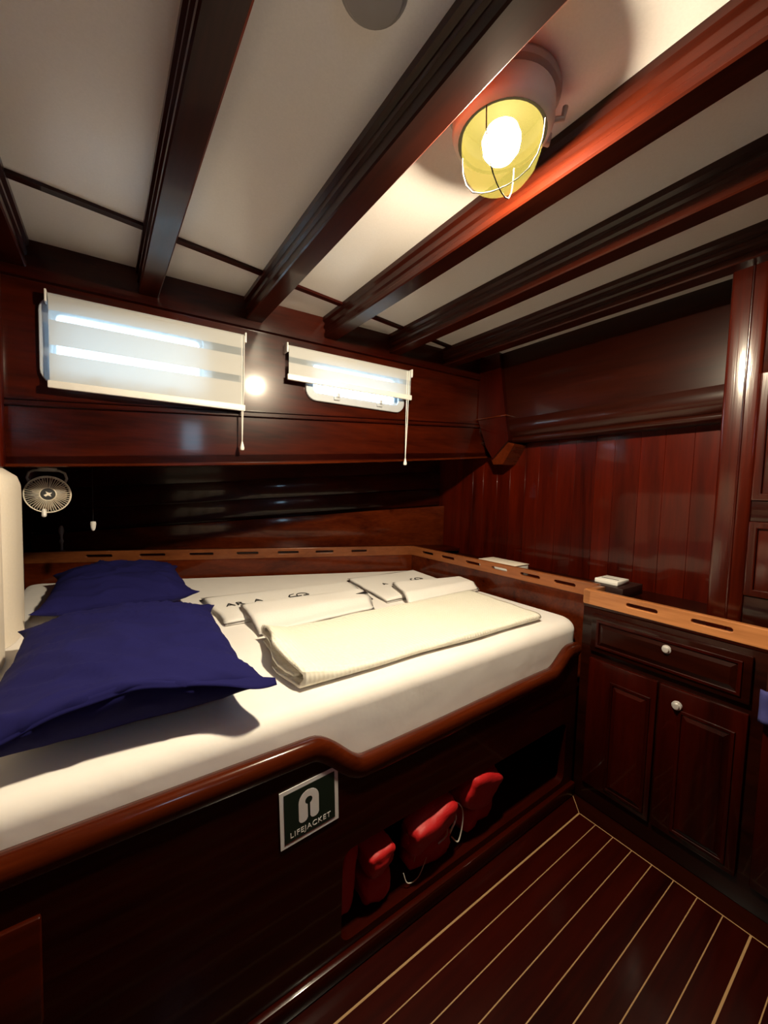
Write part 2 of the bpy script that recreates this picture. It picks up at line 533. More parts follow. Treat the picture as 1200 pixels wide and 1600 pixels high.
# hull lining behind the berth, stringer and shelf
def hull_band(name, off, thick, z0, z1, mat, parent=None, x0=XL, x1=XR, bev=0.0):
    f0 = z0 if callable(z0) else (lambda x: z0)
    f1 = z1 if callable(z1) else (lambda x: z1)
    return hexa(name, [(x0, hull(x0, off), f0(x0)), (x1, hull(x1, off), f0(x1)), (x1, hull(x1, off + thick), f0(x1)), (x0, hull(x0, off + thick), f0(x0)),
                       (x0, hull(x0, off), f1(x0)), (x1, hull(x1, off), f1(x1)), (x1, hull(x1, off + thick), f1(x1)), (x0, hull(x0, off + thick), f1(x0))], mat, parent, bev)
wall_hull = hull_band('wall_hull', 0.27, 0.06, -0.05, lambda x: z_sheer(x) + 0.03, W_X, x0=XL - 0.05, x1=XR + 0.05)
tag(wall_hull, 'dark varnished hull lining in the recess behind the berth', kind='structure')
def z_led(x): return 0.985 + 0.083 * (x - 0.2)
hull_band('stringer', 0.20, 0.072, 0.80, z_led, W_CAP, wall_hull, bev=0.006)
hull_band('shelf', 0.012, 0.20, 0.828, 0.846, W_X, wall_hull)
hull_band('plank', 0.255, 0.02, lambda x: z_led(x) + 0.004, lambda x: z_led(x) + 0.125, W_X, wall_hull, bev=0.004)
hull_band('plank', 0.258, 0.02, lambda x: z_led(x) + 0.128, lambda x: z_led(x) + 0.25, W_X, wall_hull, bev=0.004)

# ------------------------------------------------------------------ other walls
YZ = lambda x: [(x, YB, -0.05), (x, 2.95, -0.05), (x, 2.95, z_sheer(x) + 0.02), (x, 1.90, z_sheer(x) + 0.02), (x, 1.90, 2.15), (x, YB, 2.15)]
wall_left = prism('wall_left', [(XL - 0.06, q[1], q[2]) for q in YZ(XL)], YZ(XL), W_Z)
tag(wall_left, 'dark varnished bulkhead at the head of the berth', kind='structure')
PX0, PX1, PZ0, PZ1 = 0.17, 0.34, 1.56, 1.84     # glazed opening in the door behind the viewer
bm = bmesh.new()
for q in ((XL - 0.06, PX0, -0.05, 2.25), (PX1, XR + 0.06, -0.05, 2.25), (PX0, PX1, -0.05, PZ0), (PX0, PX1, PZ1, 2.25)):
    add_box(bm, q[0], q[1], YB - 0.06, YB, q[2], q[3])
wall_back = bm_obj('wall_back', bm, W_Z)
tag(wall_back, 'varnished bulkhead behind the viewer', kind='structure')
w3 = plate('window_3', [rrect(PX0 - 0.03, PX1 + 0.03, PZ0 - 0.03, PZ1 + 0.03, 0.03), rrect(PX0 + 0.004, PX1 - 0.004, PZ0 + 0.004, PZ1 - 0.004, 0.02)], 0.016, (0, YB + 0.008, 0), (1, 0, 0), (0, 0, 1), ALU, None, 0.003)
tag(w3, 'small upright window in the bulkhead behind the viewer', kind='structure')
plate('pane', [rrect(PX0 + 0.001, PX1 - 0.001, PZ0 + 0.001, PZ1 - 0.001, 0.02)], 0.005, (0, YB - 0.02, 0), (1, 0, 0), (0, 0, 1), PANE, w3)
wall_right = prism('wall_right', YZ(XR), [(XR + 0.06, q[1], q[2]) for q in YZ(XR)], W_Z)
tag(wall_right, 'tall bulkhead of vertical varnished boards at the foot of the berth', kind='structure')
y = 0.30
i = 0
while y < 1.90:
    w = (0.098, 0.112, 0.09, 0.105)[i % 4]
    box('board', XR - 0.014, XR, y + 0.0003, y + w - 0.0003, 0.79, 1.58, W_Z, wall_right, 0.0008, 1)
    y += w; i += 1
# upper panel and bulging moulding
UPX = 1.905
box('upper_panel', UPX, XR, 0.30, 1.68, 1.60, zc(XR) + 0.012, W_Y, wall_right, 0.003, 1)
prof = [(0, 0.0), (0.092, 0.0), (0.104, 0.008), (0.106, 0.020), (0.098, 0.030), (0.112, 0.040), (0.118, 0.062), (0.124, 0.085), (0.120, 0.112), (0.1145, 0.135), (0, 0.135)]
prism('rail_moulding', [(XR - p, 0.30, 1.552 + q) for p, q in prof], [(XR - p, 1.68, 1.538 + q) for p, q in prof], W_Y, wall_right, 50)
# knee in the corner between window wall and bulkhead
knee = [(1.70, 2.075), (1.556, 2.075), (1.492, 1.705), (1.460, 1.552), (1.572, 1.450), (1.625, 1.52), (1.70, 1.70)]
prism('knee', [(XR - 0.010, a, b) for a, b in knee], [(XR - 0.150, a * 0.985, b) for a, b in knee], W_CAB, wall_right)
hexa('knee_trim', [(XR - 0.158, 1.455, 1.690), (XR, 1.48, 1.690), (XR, 1.70, 1.690), (XR - 0.158, 1.70, 1.690),
                   (XR - 0.158, 1.455, 1.699), (XR, 1.48, 1.699), (XR, 1.70, 1.699), (XR - 0.158, 1.70, 1.699)], W_CAP, wall_right, 0.002)
brk = [(1.410, 1.528), (1.452, 1.540), (1.572, 1.450), (1.556, 1.415), (1.486, 1.412)]
prism('knee_bracket', [(XR - 0.01, a, b) for a, b in brk], [(XR - 0.13, a, b) for a, b in brk], W_CAP, wall_right)

SHEAR = -0.08
# ------------------------------------------------------------------ windows
for n, (x0, x1, z0, z1) in enumerate(WIN):
    r = 0.05
    fr = plate('window_%d' % (n + 1), [rrect(x0, x1, z0, z1, r), rrect(x0 + 0.030, x1 - 0.030, z0 + 0.030, z1 - 0.030, 0.03)], 0.016,
               (0, YW - 0.008, 0), (1, 0, 0), (0, 0, 1), ALU, None, 0.003)
    tag(fr, ('long white rounded window frame nearest the head of the berth', 'white rounded window frame showing below the shorter blind')[n], kind='structure')
    plate('inner_frame', [rrect(x0 + 0.024, x1 - 0.024, z0 + 0.024, z1 - 0.024, 0.032), rrect(x0 + 0.040, x1 - 0.040, z0 + 0.040, z1 - 0.040, 0.022)], 0.02,
          (0, YW + 0.022, 0), (1, 0, 0), (0, 0, 1), ALU, fr, 0.002)
    plate('pane', [rrect(x0 + 0.026, x1 - 0.026, z0 + 0.026, z1 - 0.026, 0.03)], 0.005, (0, YW + 0.028, 0), (1, 0, 0), (0, 0, 1), PANE, fr)
    for t in (0.28, 0.72):
        xm = x0 + (x1 - x0) * t
        l = box('latch', xm - 0.016, xm + 0.016, YW - 0.024, YW - 0.010, z0 + 0.012, z0 + 0.030, ALU, fr, 0.003)
        box('latch_tab', xm - 0.004, xm + 0.012, YW - 0.030, YW - 0.022, z0 + 0.026, z0 + 0.046, ALU, l, 0.002)

# ------------------------------------------------------------------ zebra roller blinds
def blind(label, x0, x1, zt, zb, slits, cord_x, cord_z, drop):
    yb = YW - 0.032
    t = thing('roller_blind', label, 'blind', ((x0 + x1) / 2, yb + SHEAR * (x0 + x1) / 2, zb), 'roller blinds on the window wall')
    zr = zt - 0.018
    tube('roller', [(x0 + 0.004, yb + 0.004, zr), (x1 - 0.004, yb + 0.004, zr)], 0.015, BLIND, t, 14)
    for xa in (x0 - 0.004, x1 - 0.002):
        box('end_bracket', xa, xa + 0.006, yb - 0.016, YW, zt - 0.040, zt + 0.002, WHITE_PL, t, 0.0015)
    zz = [zr]
    seq = []
    top = zr
    for s0, s1 in slits:
        seq.append(('fabric_band', top, s0)); seq.append(('sheer_band', s0, s1)); top = s1
    seq.append(('fabric_band', top, zb + 0.022))
    for nm, a, b in seq:
        bm = bmesh.new()
        rows = []
        for i in range(25):
            x = x0 + 0.006 + (x1 - x0 - 0.012) * i / 24
            rows.append([bm.verts.new((x, yb - 0.011 + 0.0012 * math.sin(x * 9 + zz_ * 20), zz_)) for zz_ in (a, a + (b - a) / 2, b)])
        for A, B in zip(rows, rows[1:]):
            for k in range(2):
                bm.faces.new((A[k], A[k + 1], B[k + 1], B[k]))
        bm_obj(nm, bm, SHEER if nm == 'sheer_band' else BLIND, t, 180)
    box('bottom_rail', x0, x1, yb - 0.019, yb - 0.004, zb, zb + 0.026, WHITE_PL, t, 0.003)
    # pull cord loop with teardrop weight
    yc = yb - 0.012
    c = tube('pull_cord', [(cord_x - 0.004, yc, cord_z), (cord_x - 0.003, yc, (cord_z + drop) / 2), (cord_x, yc, drop + 0.03)], 0.0018, WHITE_PL, t)
    tube('cord_strand', [(cord_x + 0.005, yc - 0.004, cord_z), (cord_x + 0.004, yc - 0.004, (cord_z + drop) / 2), (cord_x, yc, drop + 0.03)], 0.0018, WHITE_PL, c)
    lathe('cord_weight', [(0, 0.040), (0.003, 0.038), (0.006, 0.026), (0.0095, 0.012), (0.008, 0.003), (0, 0)], (cord_x, yc, drop), (0, 0, 1), WHITE_PL, t, 14)
blind('long white zebra blind lowered over the window nearest the fan', -0.181, 0.475, 1.899, 1.568,
      [(1.834, 1.802), (1.717, 1.688)], 0.464, 1.885, 1.398)
blind('shorter white zebra blind raised partway near the foot of the berth', 0.658, 1.338, 1.897, 1.734,
      [(1.838, 1.812)], 1.312, 1.885, 1.380)

SHEAR = 0.0
# ------------------------------------------------------------------ berth: front board, cap, platform, back and foot boards
bed = thing('berth', 'built-in mahogany berth with scrolled front board and open locker below', 'bed', ((XL + XC) / 2, YF + 0.4, 0))
def ztop(x):
    z = 0.632
    z -= 0.098 * sstep(0.38, 0.535, x)
    z += 0.018 * sstep(0.55, 1.36, x)
    z += 0.068 * sstep(1.38, 1.52, x)
    return z
xsamp = [XL, -0.2, 0.0, 0.2, 0.3, 0.35] + [0.38 + 0.0125 * i for i in range(14)] + [0.62, 0.8, 1.0, 1.2, 1.33] + [1.36 + 0.0145 * i for i in range(12)] + [XC - 0.004]
xsamp = sorted(xsamp)
outline = [(XL + 0.001, 0.0), (XC - 0.003, 0.0)] + [(x, ztop(x)) for x in reversed(xsamp)]
opening = rrect(0.468, 1.500, 0.075, 0.325, 0.03)
plate('front_board', [outline, opening], 0.026, (0, YF + 0.013, 0), (1, 0, 0), (0, 0, 1), W_X, bed)
# rounded cap following the top of the board
bm = bmesh.new()
prof = [(-0.012, -0.030), (-0.019, -0.014), (-0.019, 0.004), (-0.012, 0.017), (0.0, 0.021), (0.016, 0.017), (0.024, 0.004), (0.024, -0.012), (0.016, -0.030)]
rows = []
for i, x in enumerate(xsamp):
    xa, xb = xsamp[max(0, i - 1)], xsamp[min(len(xsamp) - 1, i + 1)]
    t = Vector((xb - xa, 0, ztop(xb) - ztop(xa))).normalized()
    nrm = Vector((-t.z, 0, t.x))
    p0 = Vector((x, YF + 0.010, ztop(x)))
    rows.append([bm.verts.new(p0 + Vector((0, q[0], 0)) + nrm * q[1]) for q in prof])
for A, B in zip(rows, rows[1:]):
    for k in range(len(prof)):
        k2 = (k + 1) % len(prof)
        bm.faces.new((A[k], B[k], B[k2], A[k2]))
bm.faces.new(rows[0]); bm.faces.new(rows[-1][::-1])
bm_obj('cap_rail', bm, W_CAP, bed, 50)
box('base_moulding', XL + 0.002, XC - 0.004, YF - 0.018, YF + 0.001, 0.0005, 0.055, W_X, bed, 0.006)
box('raised_panel', -0.34, -0.104, YF - 0.010, YF + 0.002, 0.345, 0.535, W_UP, bed, 0.004)
box('platform', XL + 0.001, 1.66, YF + 0.026, 2.05, 0.40, 0.43, W_X, bed)
box('locker_floor', XL + 0.001, 1.66, YF + 0.026, 1.45, 0.05, 0.07, W_X, bed)
box('locker_back', XL + 0.001, 1.66, 1.45, 1.47, 0.0, 0.40, W_X, bed)
box('locker_side', 0.40, 0.42, YF + 0.027, 1.45, 0.07, 0.40, W_Y, bed)
# foot board with slotted fiddle
FX = lambda yv: 1.690 - 0.030 * (yv - 0.8)
hexa('foot_board', [(FX(.806), .806, .40), (FX(.806) + .02, .806, .40), (FX(2.03) + .02, 2.03, .40), (FX(2.03), 2.03, .40),
                    (FX(.806), .806, .812), (FX(.806) + .02, .806, .812), (FX(2.03) + .02, 2.03, .812), (FX(2.03), 2.03, .812)], W_CAP, bed)
d = Vector((FX(2.03) - FX(.806), 2.03 - .806, 0)); Lf = d.length
slots = []
for a, b in ((0.092, 0.196), (0.264, 0.376), (0.450, 0.552), (0.625, 0.735), (0.820, 0.930), (1.000, 1.105)):
    slots.append(capsule(a, b, 0.0215, 0.0405))
plate('fiddle_rail', [rrect(0, Lf, 0, 0.055, 0.004)] + slots, 0.026, (FX(.806) + .010, .806, .812), d, (0, 0, 1), W_RAIL_Y, bed, 0.002)
# back board with slotted fiddle along the hull
hull_band('back_board', -0.002, 0.02, 0.40, 0.812, W_CAP, bed, x0=XL + 0.002, x1=1.668)
d = Vector((1.668 - XL, hull(1.668) - hull(XL), 0)); Lb = d.length
s = Lb / (1.668 - XL)
slots = []
for a, b in ((-0.12, 0.0), (0.119, 0.245), (0.358, 0.483), (0.600, 0.720), (0.823, 0.946), (1.040, 1.151), (1.258, 1.359)):
    slots.append(capsule((a - XL) * s, (b - XL) * s, 0.0215, 0.0405))
plate('fiddle_rail', [rrect(0.003, Lb, 0, 0.055, 0.004)] + slots, 0.026, (XL, hull(XL) + 0.008, .812), d, (0, 0, 1), W_RAIL_X, bed, 0.002)
# shelf behind the foot board
box('foot_shelf', 1.712, XR - 0.0145, 0.799, 1.90, 0.795, 0.815, W_Y, bed)

# lifejacket sign on the front board
sg = thing('lifejacket_sign', 'square green and white LIFEJACKET sticker on the berth front', 'sign', (0.378, YF - 0.0005, 0.42))
SU = Vector((0.147, 0, 0.009)).normalized(); SV = Vector((-0.006, 0, 0.14)).normalized()
so = (0.304, YF - 0.0015, 0.4205)
plate('white_border', [[(0, 0), (0.148, 0), (0.148, 0.139), (0, 0.139)]], 0.0015, so, SU, SV, WHITE_INK, sg)
so2 = (so[0], so[1] - 0.001, so[2])
plate('green_field', [[(0.010, 0.010), (0.138, 0.010), (0.138, 0.129), (0.010, 0.129)]], 0.001, so2, SU, SV, GREEN, sg)
so3 = (so[0], so[1] - 0.0016, so[2])
cxu = 0.070
out = []
for i in range(13):
    a = math.pi * i / 12
    out.append((cxu + 0.0255 * math.cos(a), 0.0915 + 0.0255 * math.sin(a)))
def foot(cu, w, r=0.008):
    return [(cu - w, 0.042 + r), (cu - w + r * .4, 0.042 + r * .3), (cu - w + r, 0.042), (cu + w - r, 0.042), (cu + w - r * .4, 0.042 + r * .3), (cu + w, 0.042 + r)]
ring = list(out)
ring += foot(cxu - 0.0143, 0.0112)
ring += [(cxu - 0.0031, 0.079)]
for i in range(15):
    a = math.radians(-112 - (316) * i / 14)
    ring.append((cxu + 0.0092 * math.cos(a), 0.0905 + 0.0092 * math.sin(a)))
ring += [(cxu + 0.0031, 0.079)]
ring += foot(cxu + 0.0143, 0.0112)
plate('lifejacket_symbol', [ring], 0.0006, so3, SU, SV, WHITE_INK, sg, 0, None)
lt = Vector(so3) + SU * 0.074 + SV * 0.019
text('lettering', 'LIFEJACKET', 0.0185, lt, SU, SV, WHITE_INK, sg)

# red lifejackets stowed in the locker
def red_lump(name, c, size, rot, seed, parent):
    bm = bmesh.new()
    bmesh.ops.create_cube(bm, size=2)
    bmesh.ops.subdivide_edges(bm, edges=bm.edges[:], cuts=7, use_grid_fill=True)
    R = Matrix.Rotation(rot[2], 3, 'Z') @ Matrix.Rotation(rot[1], 3, 'Y') @ Matrix.Rotation(rot[0], 3, 'X')
    for v in bm.verts:
        p = v.co.copy()
        m = max(abs(p.x), abs(p.y), abs(p.z))
        l = (abs(p.x) ** 5 + abs(p.y) ** 5 + abs(p.z) ** 5) ** 0.2
        q = p / l
        q *= 1 + 0.16 * noise.noise(q * 1.7 + Vector((seed, 0, 0))) + 0.05 * noise.noise(q * 4 + Vector((0, seed, 0)))
        q = Vector((q.x * size[0], q.y * size[1], q.z * size[2]))
        v.co = R @ q + Vector(c)
    return bm_obj(name, bm, REDJ, parent, 180)
JK = 'red lifejackets in the berth locker'
j1 = thing('lifejacket', 'red lifejacket wedged farthest into the open locker', 'lifejacket', (1.10, 0.93, 0.07), JK)
red_lump('foam_panel', (1.015, 0.846, 0.245), (0.092, 0.044, 0.064), (0.2, 0.35, 0.1), 3, j1)
red_lump('foam_panel', (1.05, 0.92, 0.125), (0.10, 0.07, 0.05), (0.0, 0.0, 0.2), 5, j1)
j2 = thing('lifejacket', 'crumpled red lifejacket with pale tangled cords in the locker middle', 'lifejacket', (0.87, 0.88, 0.07), JK)
red_lump('foam_panel', (0.800, 0.845, 0.220), (0.094, 0.042, 0.060), (0.35, -0.18, 0.05), 9, j2)
red_lump('foam_panel', (0.81, 0.875, 0.118), (0.084, 0.040, 0.042), (0.1, 0.0, -0.1), 11, j2)
def cordp(name, pts, r, parent):
    out = []
    P = [Vector(p) for p in pts]
    for i in range(len(P) - 1):
        p0, p1, p2, p3 = P[max(i - 1, 0)], P[i], P[i + 1], P[min(i + 2, len(P) - 1)]
        for k in range(6):
            t = k / 6
            out.append(0.5 * ((2 * p1) + (p2 - p0) * t + (2 * p0 - 5 * p1 + 4 * p2 - p3) * t * t + (3 * p1 - p0 - 3 * p2 + p3) * t ** 3))
    out.append(P[-1])
    return tube(name, out, r, CORD, parent, 5)
cordp('cord', [(0.80, 0.832, 0.275), (0.845, 0.822, 0.215), (0.855, 0.820, 0.165), (0.82, 0.822, 0.150)], 0.0024, j2)
cordp('cord', [(0.805, 0.832, 0.272), (0.87, 0.824, 0.262), (0.915, 0.822, 0.230), (0.93, 0.824, 0.170), (0.915, 0.826, 0.105), (0.88, 0.824, 0.14)], 0.0022, j2)
cordp('cord', [(0.855, 0.828, 0.265), (0.89, 0.818, 0.21), (0.865, 0.818, 0.165)], 0.0032, j2)
cordp('cord', [(0.70, 0.835, 0.235), (0.73, 0.825, 0.18), (0.725, 0.825, 0.14)], 0.0016, j2)
cordp('cord', [(0.690, 0.83, 0.120), (0.70, 0.82, 0.092), (0.74, 0.820, 0.088), (0.78, 0.83, 0.12)], 0.0014, j2)
j3 = thing('lifejacket', 'flat red lifejacket end lying low in the locker near the sticker', 'lifejacket', (0.66, 0.88, 0.07), JK)
red_lump('foam_panel', (0.598, 0.845, 0.225), (0.044, 0.042, 0.040), (0.2, -0.1, 0.05), 15, j3)
red_lump('foam_panel', (0.605, 0.875, 0.118), (0.048, 0.045, 0.042), (0.0, 0.0, 0.05), 17, j3)
j4 = thing('lifejacket', 'shaded red lifejacket standing upright at the locker edge below the sticker', 'lifejacket', (0.50, 0.87, 0.07), JK)
red_lump('foam_panel', (0.503, 0.875, 0.185), (0.030, 0.034, 0.098), (0.0, 0.12, 0.1), 21, j4)

# ------------------------------------------------------------------ mattress with fitted sheet
poly = [(-0.372, 0.842), (1.655, 0.842), (1.638, 2.000), (-0.372, hull(-0.372, -0.014))]
def fillet(poly, rads, n=7):
    out = []
    m = len(poly)
    for i, p in enumerate(poly):
        p = Vector(p); a = (Vector(poly[i - 1]) - p); b = (Vector(poly[(i + 1) % m]) - p)
        ang = a.angle(b); r = rads[i]
        dist = r / math.tan(ang / 2)
        an, bn = a.normalized(), b.normalized()
        c = p + (an + bn).normalized() * (r / math.sin(ang / 2))
        s0 = p + an * dist - c; s1 = p + bn * dist - c
        tot = s0.angle(s1)
        sg_ = 1 if s0.x * s1.y - s0.y * s1.x > 0 else -1
        for k in range(n + 1):
            t = sg_ * tot * k / n
            out.append(c + Vector((s0.x * math.cos(t) - s0.y * math.sin(t), s0.x * math.sin(t) + s0.y * math.cos(t))))
    return out
bm = bmesh.new()
rr = 0.045
rings = []
for k, (ins, z) in enumerate([(0.008, 0.431), (0.0, 0.45), (0.0, 0.54), (0.002, 0.60)] + [(rr * (1 - math.cos(t)), ZM - rr * (1 - math.sin(t))) for t in [math.pi / 2 * q / 7 for q in range(8)]] + [(rr + 0.03, ZM + 0.001)]):
    P = [Vector(p) for p in poly]
    cen = sum(P, Vector((0, 0))) / 4
    q = []
    for i in range(4):       # inset the four straight sides, then round the corners
        def line(a, b):
            d_ = (b - a).normalized(); nn = Vector((-d_.y, d_.x))
            return a + nn * ins, d_
        a0, d0 = line(P[i - 1], P[i]); a1_, d1 = line(P[i], P[(i + 1) % 4])
        den = d0.x * d1.y - d0.y * d1.x
        t = ((a1_.x - a0.x) * d1.y - (a1_.y - a0.y) * d1.x) / den
        q.append(a0 + d0 * t)
    rings.append([bm.verts.new((v.x, v.y, z)) for v in fillet(q, [max(0.03, 0.05 - ins * 0.4), max(0.03, 0.085 - ins * 0.8), max(0.03, 0.06 - ins * 0.5), 0.03])])
for A, B in zip(rings, rings[1:]):
    for i in range(len(A)):
        j = (i + 1) % len(A)
        bm.faces.new((A[i], A[j], B[j], B[i]))
bm.faces.new(rings[0][::-1]); bm.faces.new(rings[-1])
mt = bm_obj('mattress', bm, SHEET, None, 60)
tag(mt, 'wide berth mattress under a smooth white fitted sheet', 'mattress')

# ------------------------------------------------------------------ pillows
def ridge(p):
    return max(0.0, 1 - 3.2 * abs(noise.noise(p))) ** 2
def pillow(name, label, cx, cy, hx, hy, z0, h, seed, rot=0.0, corner=0.05, hem=False):
    bm = bmesh.new()
    nx, ny = 64, 72
    g = {}
    c, s_ = math.cos(rot), math.sin(rot)
    def place(ex, ey, z):
        return (cx + c * ex - s_ * ey, cy + s_ * ex + c * ey, z)
    for side in (1, -1):
        for i in range(nx + 1):
            for j in range(ny + 1):
                u, v = math.sin(math.pi / 2 * (-1 + 2 * i / nx)), math.sin(math.pi / 2 * (-1 + 2 * j / ny))
                edge = i in (0, nx) or j in (0, ny)
                if side == -1 and edge:
                    continue
                ex = hx * (1 - 0.035 * (1 - v * v)) * u + corner * u * abs(u) ** 7 * v ** 8
                ey = hy * (1 - 0.030 * (1 - u * u)) * v + corner * 0.5 * v * abs(v) ** 7 * u ** 8
                t = max(0.0, (1 - abs(u) ** 3.0)) ** 0.50 * max(0.0, (1 - abs(v) ** 3.6)) ** 0.50
                p3 = Vector((u * 1.1 + seed, v * 3.0 + 0.9 * u, side))
                wr = 0.020 * noise.noise(p3 * 0.9) * t + 0.016 * ridge(p3) * t ** 0.5 + 0.008 * ridge(p3 * 1.9 + Vector((3, 1, 0))) * t ** 0.5
                rs = 0.058 * (1 - u * u) * sstep(0.45, 1.0, -v) if hem else 0.0
                dome = 0.85 + 0.15 * (1 - u * u) * (1 - v * v)
                z = z0 + h * 0.44 + rs + ((h * 0.56 * dome - rs * 0.8) * t + wr if side > 0 else -(h * 0.44 + rs) * t)
                z += 0.014 * noise.noise(Vector((u * 2.5 + seed, v * 2.5, 5))) * (1 - t) + 0.010 * (abs(u * v) ** 6)
                # folds running round the sides
                ey += 0.006 * v * ridge(Vector((u * 4 + seed, 2.0, z * 14))) * (1 - t) * (0 if edge else 1)
                g[(side, i, j)] = bm.verts.new(place(ex, ey, z))
    for side in (1, -1):
        for i in range(nx):
            for j in range(ny):
                q = []
                for a_, b_ in ((i, j), (i + 1, j), (i + 1, j + 1), (i, j + 1)):
                    q.append(g.get((side, a_, b_)) or g[(1, a_, b_)])
                if len(set(q)) == 4:
                    bm.faces.new(q if side > 0 else q[::-1])
    edge_pts = [g[(1, i, 0)].co.copy() for i in range(nx + 1)]
    o = bm_obj(name, bm, NAVY, None, 180)
    tag(o, label, 'pillow', 'navy pillows at the head of the berth')
    if hem:      # loose open end of the pillowcase standing out from the front seam
        bm = bmesh.new()
        rows = []
        for i, p in enumerate(edge_pts):
            q = i / nx
            w = 0.008 + 0.022 * math.exp(-((q - 0.84) / 0.10) ** 2)
            lift = 0.010 * math.exp(-((q - 0.70) / 0.14) ** 2) + 0.003 * math.sin(q * 21) - 0.004
            rows.append([bm.verts.new((p.x, p.y + 0.006 - w * k, p.z + 0.012 * (1 - k) + lift * k * (1.6 - k))) for k in (0, 0.35, 0.7, 1.0)])
        for A, B in zip(rows, rows[1:]):
            for k in range(3):
                bm.faces.new((A[k], B[k], B[k + 1], A[k + 1]))
        f = bm_obj('pillowcase_hem', bm, NAVY, o, 180)
        m = f.modifiers.new('thickness', 'SOLIDIFY'); m.thickness = 0.002
    return o
pillow('pillow', 'navy pillow farther back, partly hidden by the other navy pillow', 0.028, 2.10, 0.246, 0.325, ZM + 0.002, 0.140, 4.3, 0.0, 0.025)
pillow('pillow', 'large navy pillow at the front edge of the berth', 0.030, 1.205, 0.248, 0.345, ZM + 0.004, 0.150, 1.1, -0.02, 0.030, True)

# ------------------------------------------------------------------ padded headboard
hb = thing('headboard', 'cream padded headboard with vertical channels beside the fan', 'headboard', (-0.32, 1.3, 0.70))
ych = [0.70, 1.00, 1.30, 1.615, 1.935]
for ya, yb in zip(ych, ych[1:]):
    bm = bmesh.new()
    nv, nz = 14, 22
    F = {}
    last = yb == ych[-1]
    for i in range(nv + 1):
        for j in range(nz + 1):
            t = i / nv; q = j / nz
            yy2 = ya + (yb - ya) * t
            z = ZM + 0.003 + (1.280 - ZM) * q
            if last and t > 0.6:
                z -= 0.09 * ((t - 0.6) / 0.4) ** 2.4 * q ** 3
            bul = (1 - abs(2 * t - 1) ** 3.0) ** 0.6 * (1 - max(0.0, (q - 0.88) / 0.12) ** 2.0) ** 0.5
            F[i, j] = bm.verts.new((-0.304 + 0.044 * bul, yy2, z))
    B = {}
    for (i, j), v in F.items():
        B[i, j] = bm.verts.new((-0.350, v.co.y, v.co.z))
    for i in range(nv):
        for j in range(nz):
            bm.faces.new((F[i, j], F[i + 1, j], F[i + 1, j + 1], F[i, j + 1]))
            bm.faces.new((B[i, j], B[i, j + 1], B[i + 1, j + 1], B[i + 1, j]))
    for j in range(nz):
        bm.faces.new((F[0, j], F[0, j + 1], B[0, j + 1], B[0, j])); bm.faces.new((F[nv, j], B[nv, j], B[nv, j + 1], F[nv, j + 1]))
    for i in range(nv):
        bm.faces.new((F[i, nz], F[i + 1, nz], B[i + 1, nz], B[i, nz])); bm.faces.new((F[i, 0], B[i, 0], B[i + 1, 0], F[i + 1, 0]))
    bm_obj('channel', bm, CREAM_UPH, hb, 50)

# ------------------------------------------------------------------ towels and blanket
def folded(name, label, quad, z0, layers, th, seed, mat, cat, group, lift=None):
    """stack of soft rounded layers over a quad given as four (x, y) corners: front-left, front-right, back-right, back-left"""
    bm = bmesh.new()
    nu, nv = 26, 18
    z = z0
    for L_ in range(layers):
        sh = [Vector((random.uniform(-1, 1) * 0.006, random.uniform(-1, 1) * 0.006)) for _ in range(4)]
        q = [Vector(p) + s_ for p, s_ in zip(quad, sh)]
        cen = sum(q, Vector((0, 0))) / 4
        T, Bt = {}, {}
        for i in range(nu + 1):
            for j in range(nv + 1):
                u, v = i / nu, j / nv
                p = (q[0] * (1 - u) + q[1] * u) * (1 - v) + (q[3] * (1 - u) + q[2] * u) * v
                w = 0.005 * noise.noise(Vector((u * 5 + seed, v * 5, L_)))
                p = p + Vector((w, 0.004 * noise.noise(Vector((u * 6, seed, v * 4 + L_)))))
                du = min(u, 1 - u) * nu / 2; dv = min(v, 1 - v) * nv / 2
                e = min(1.0, du) ** 0.5 * min(1.0, dv) ** 0.5
                sag = 0.006 * noise.noise(Vector((u * 2.3 + seed, v * 2.3, 3.3 + L_ * .1))) * e
                zm = z + th / 2 + (lift(u, v) if lift else 0)
                T[i, j] = bm.verts.new((p.x, p.y, zm + th / 2 * e + (sag if L_ == layers - 1 else 0) + (0.003 if L_ == layers - 1 else 0) * e))
                Bt[i, j] = bm.verts.new((p.x, p.y, zm - th / 2 * e)) if 0 < i < nu and 0 < j < nv else T[i, j]
        for i in range(nu):
            for j in range(nv):
                bm.faces.new((T[i, j], T[i + 1, j], T[i + 1, j + 1], T[i, j + 1]))
                f = (Bt[i, j], Bt[i, j + 1], Bt[i + 1, j + 1], Bt[i + 1, j])
                if len(set(f)) == 4:
                    try: bm.faces.new(f)
                    except ValueError: pass
        z += th
    o = bm_obj(name, bm, mat, None, 180)
    tag(o, label, cat, group)
    return o
TG = 'folded white towels on the berth'
zt = ZM + 0.001
t1 = folded('folded_towel', 'folded white towel with black logo, nearest the rear pillow', [(0.345, 1.50), (1.02, 1.53), (1.075, 1.85), (0.325, 1.90)], zt, 2, 0.0085, 1.5, TOWEL, 'towel', TG)
t2 = folded('folded_towel', 'folded white towel overlapping the logo towel on the pillow side', [(0.420, 1.335), (0.94, 1.38), (1.02, 1.615), (0.425, 1.645)], zt, 2, 0.008, 4.5, TOWEL, 'towel', TG, lambda u, v: 0.0225 * sstep(0.12, 0.45, v))
t3 = folded('folded_towel', 'folded white towel at the far corner by the foot rail', [(1.040, 1.44), (1.56, 1.48), (1.60, 1.925), (1.095, 1.905)], zt, 2, 0.0085, 7.5, TOWEL, 'towel', TG, None)
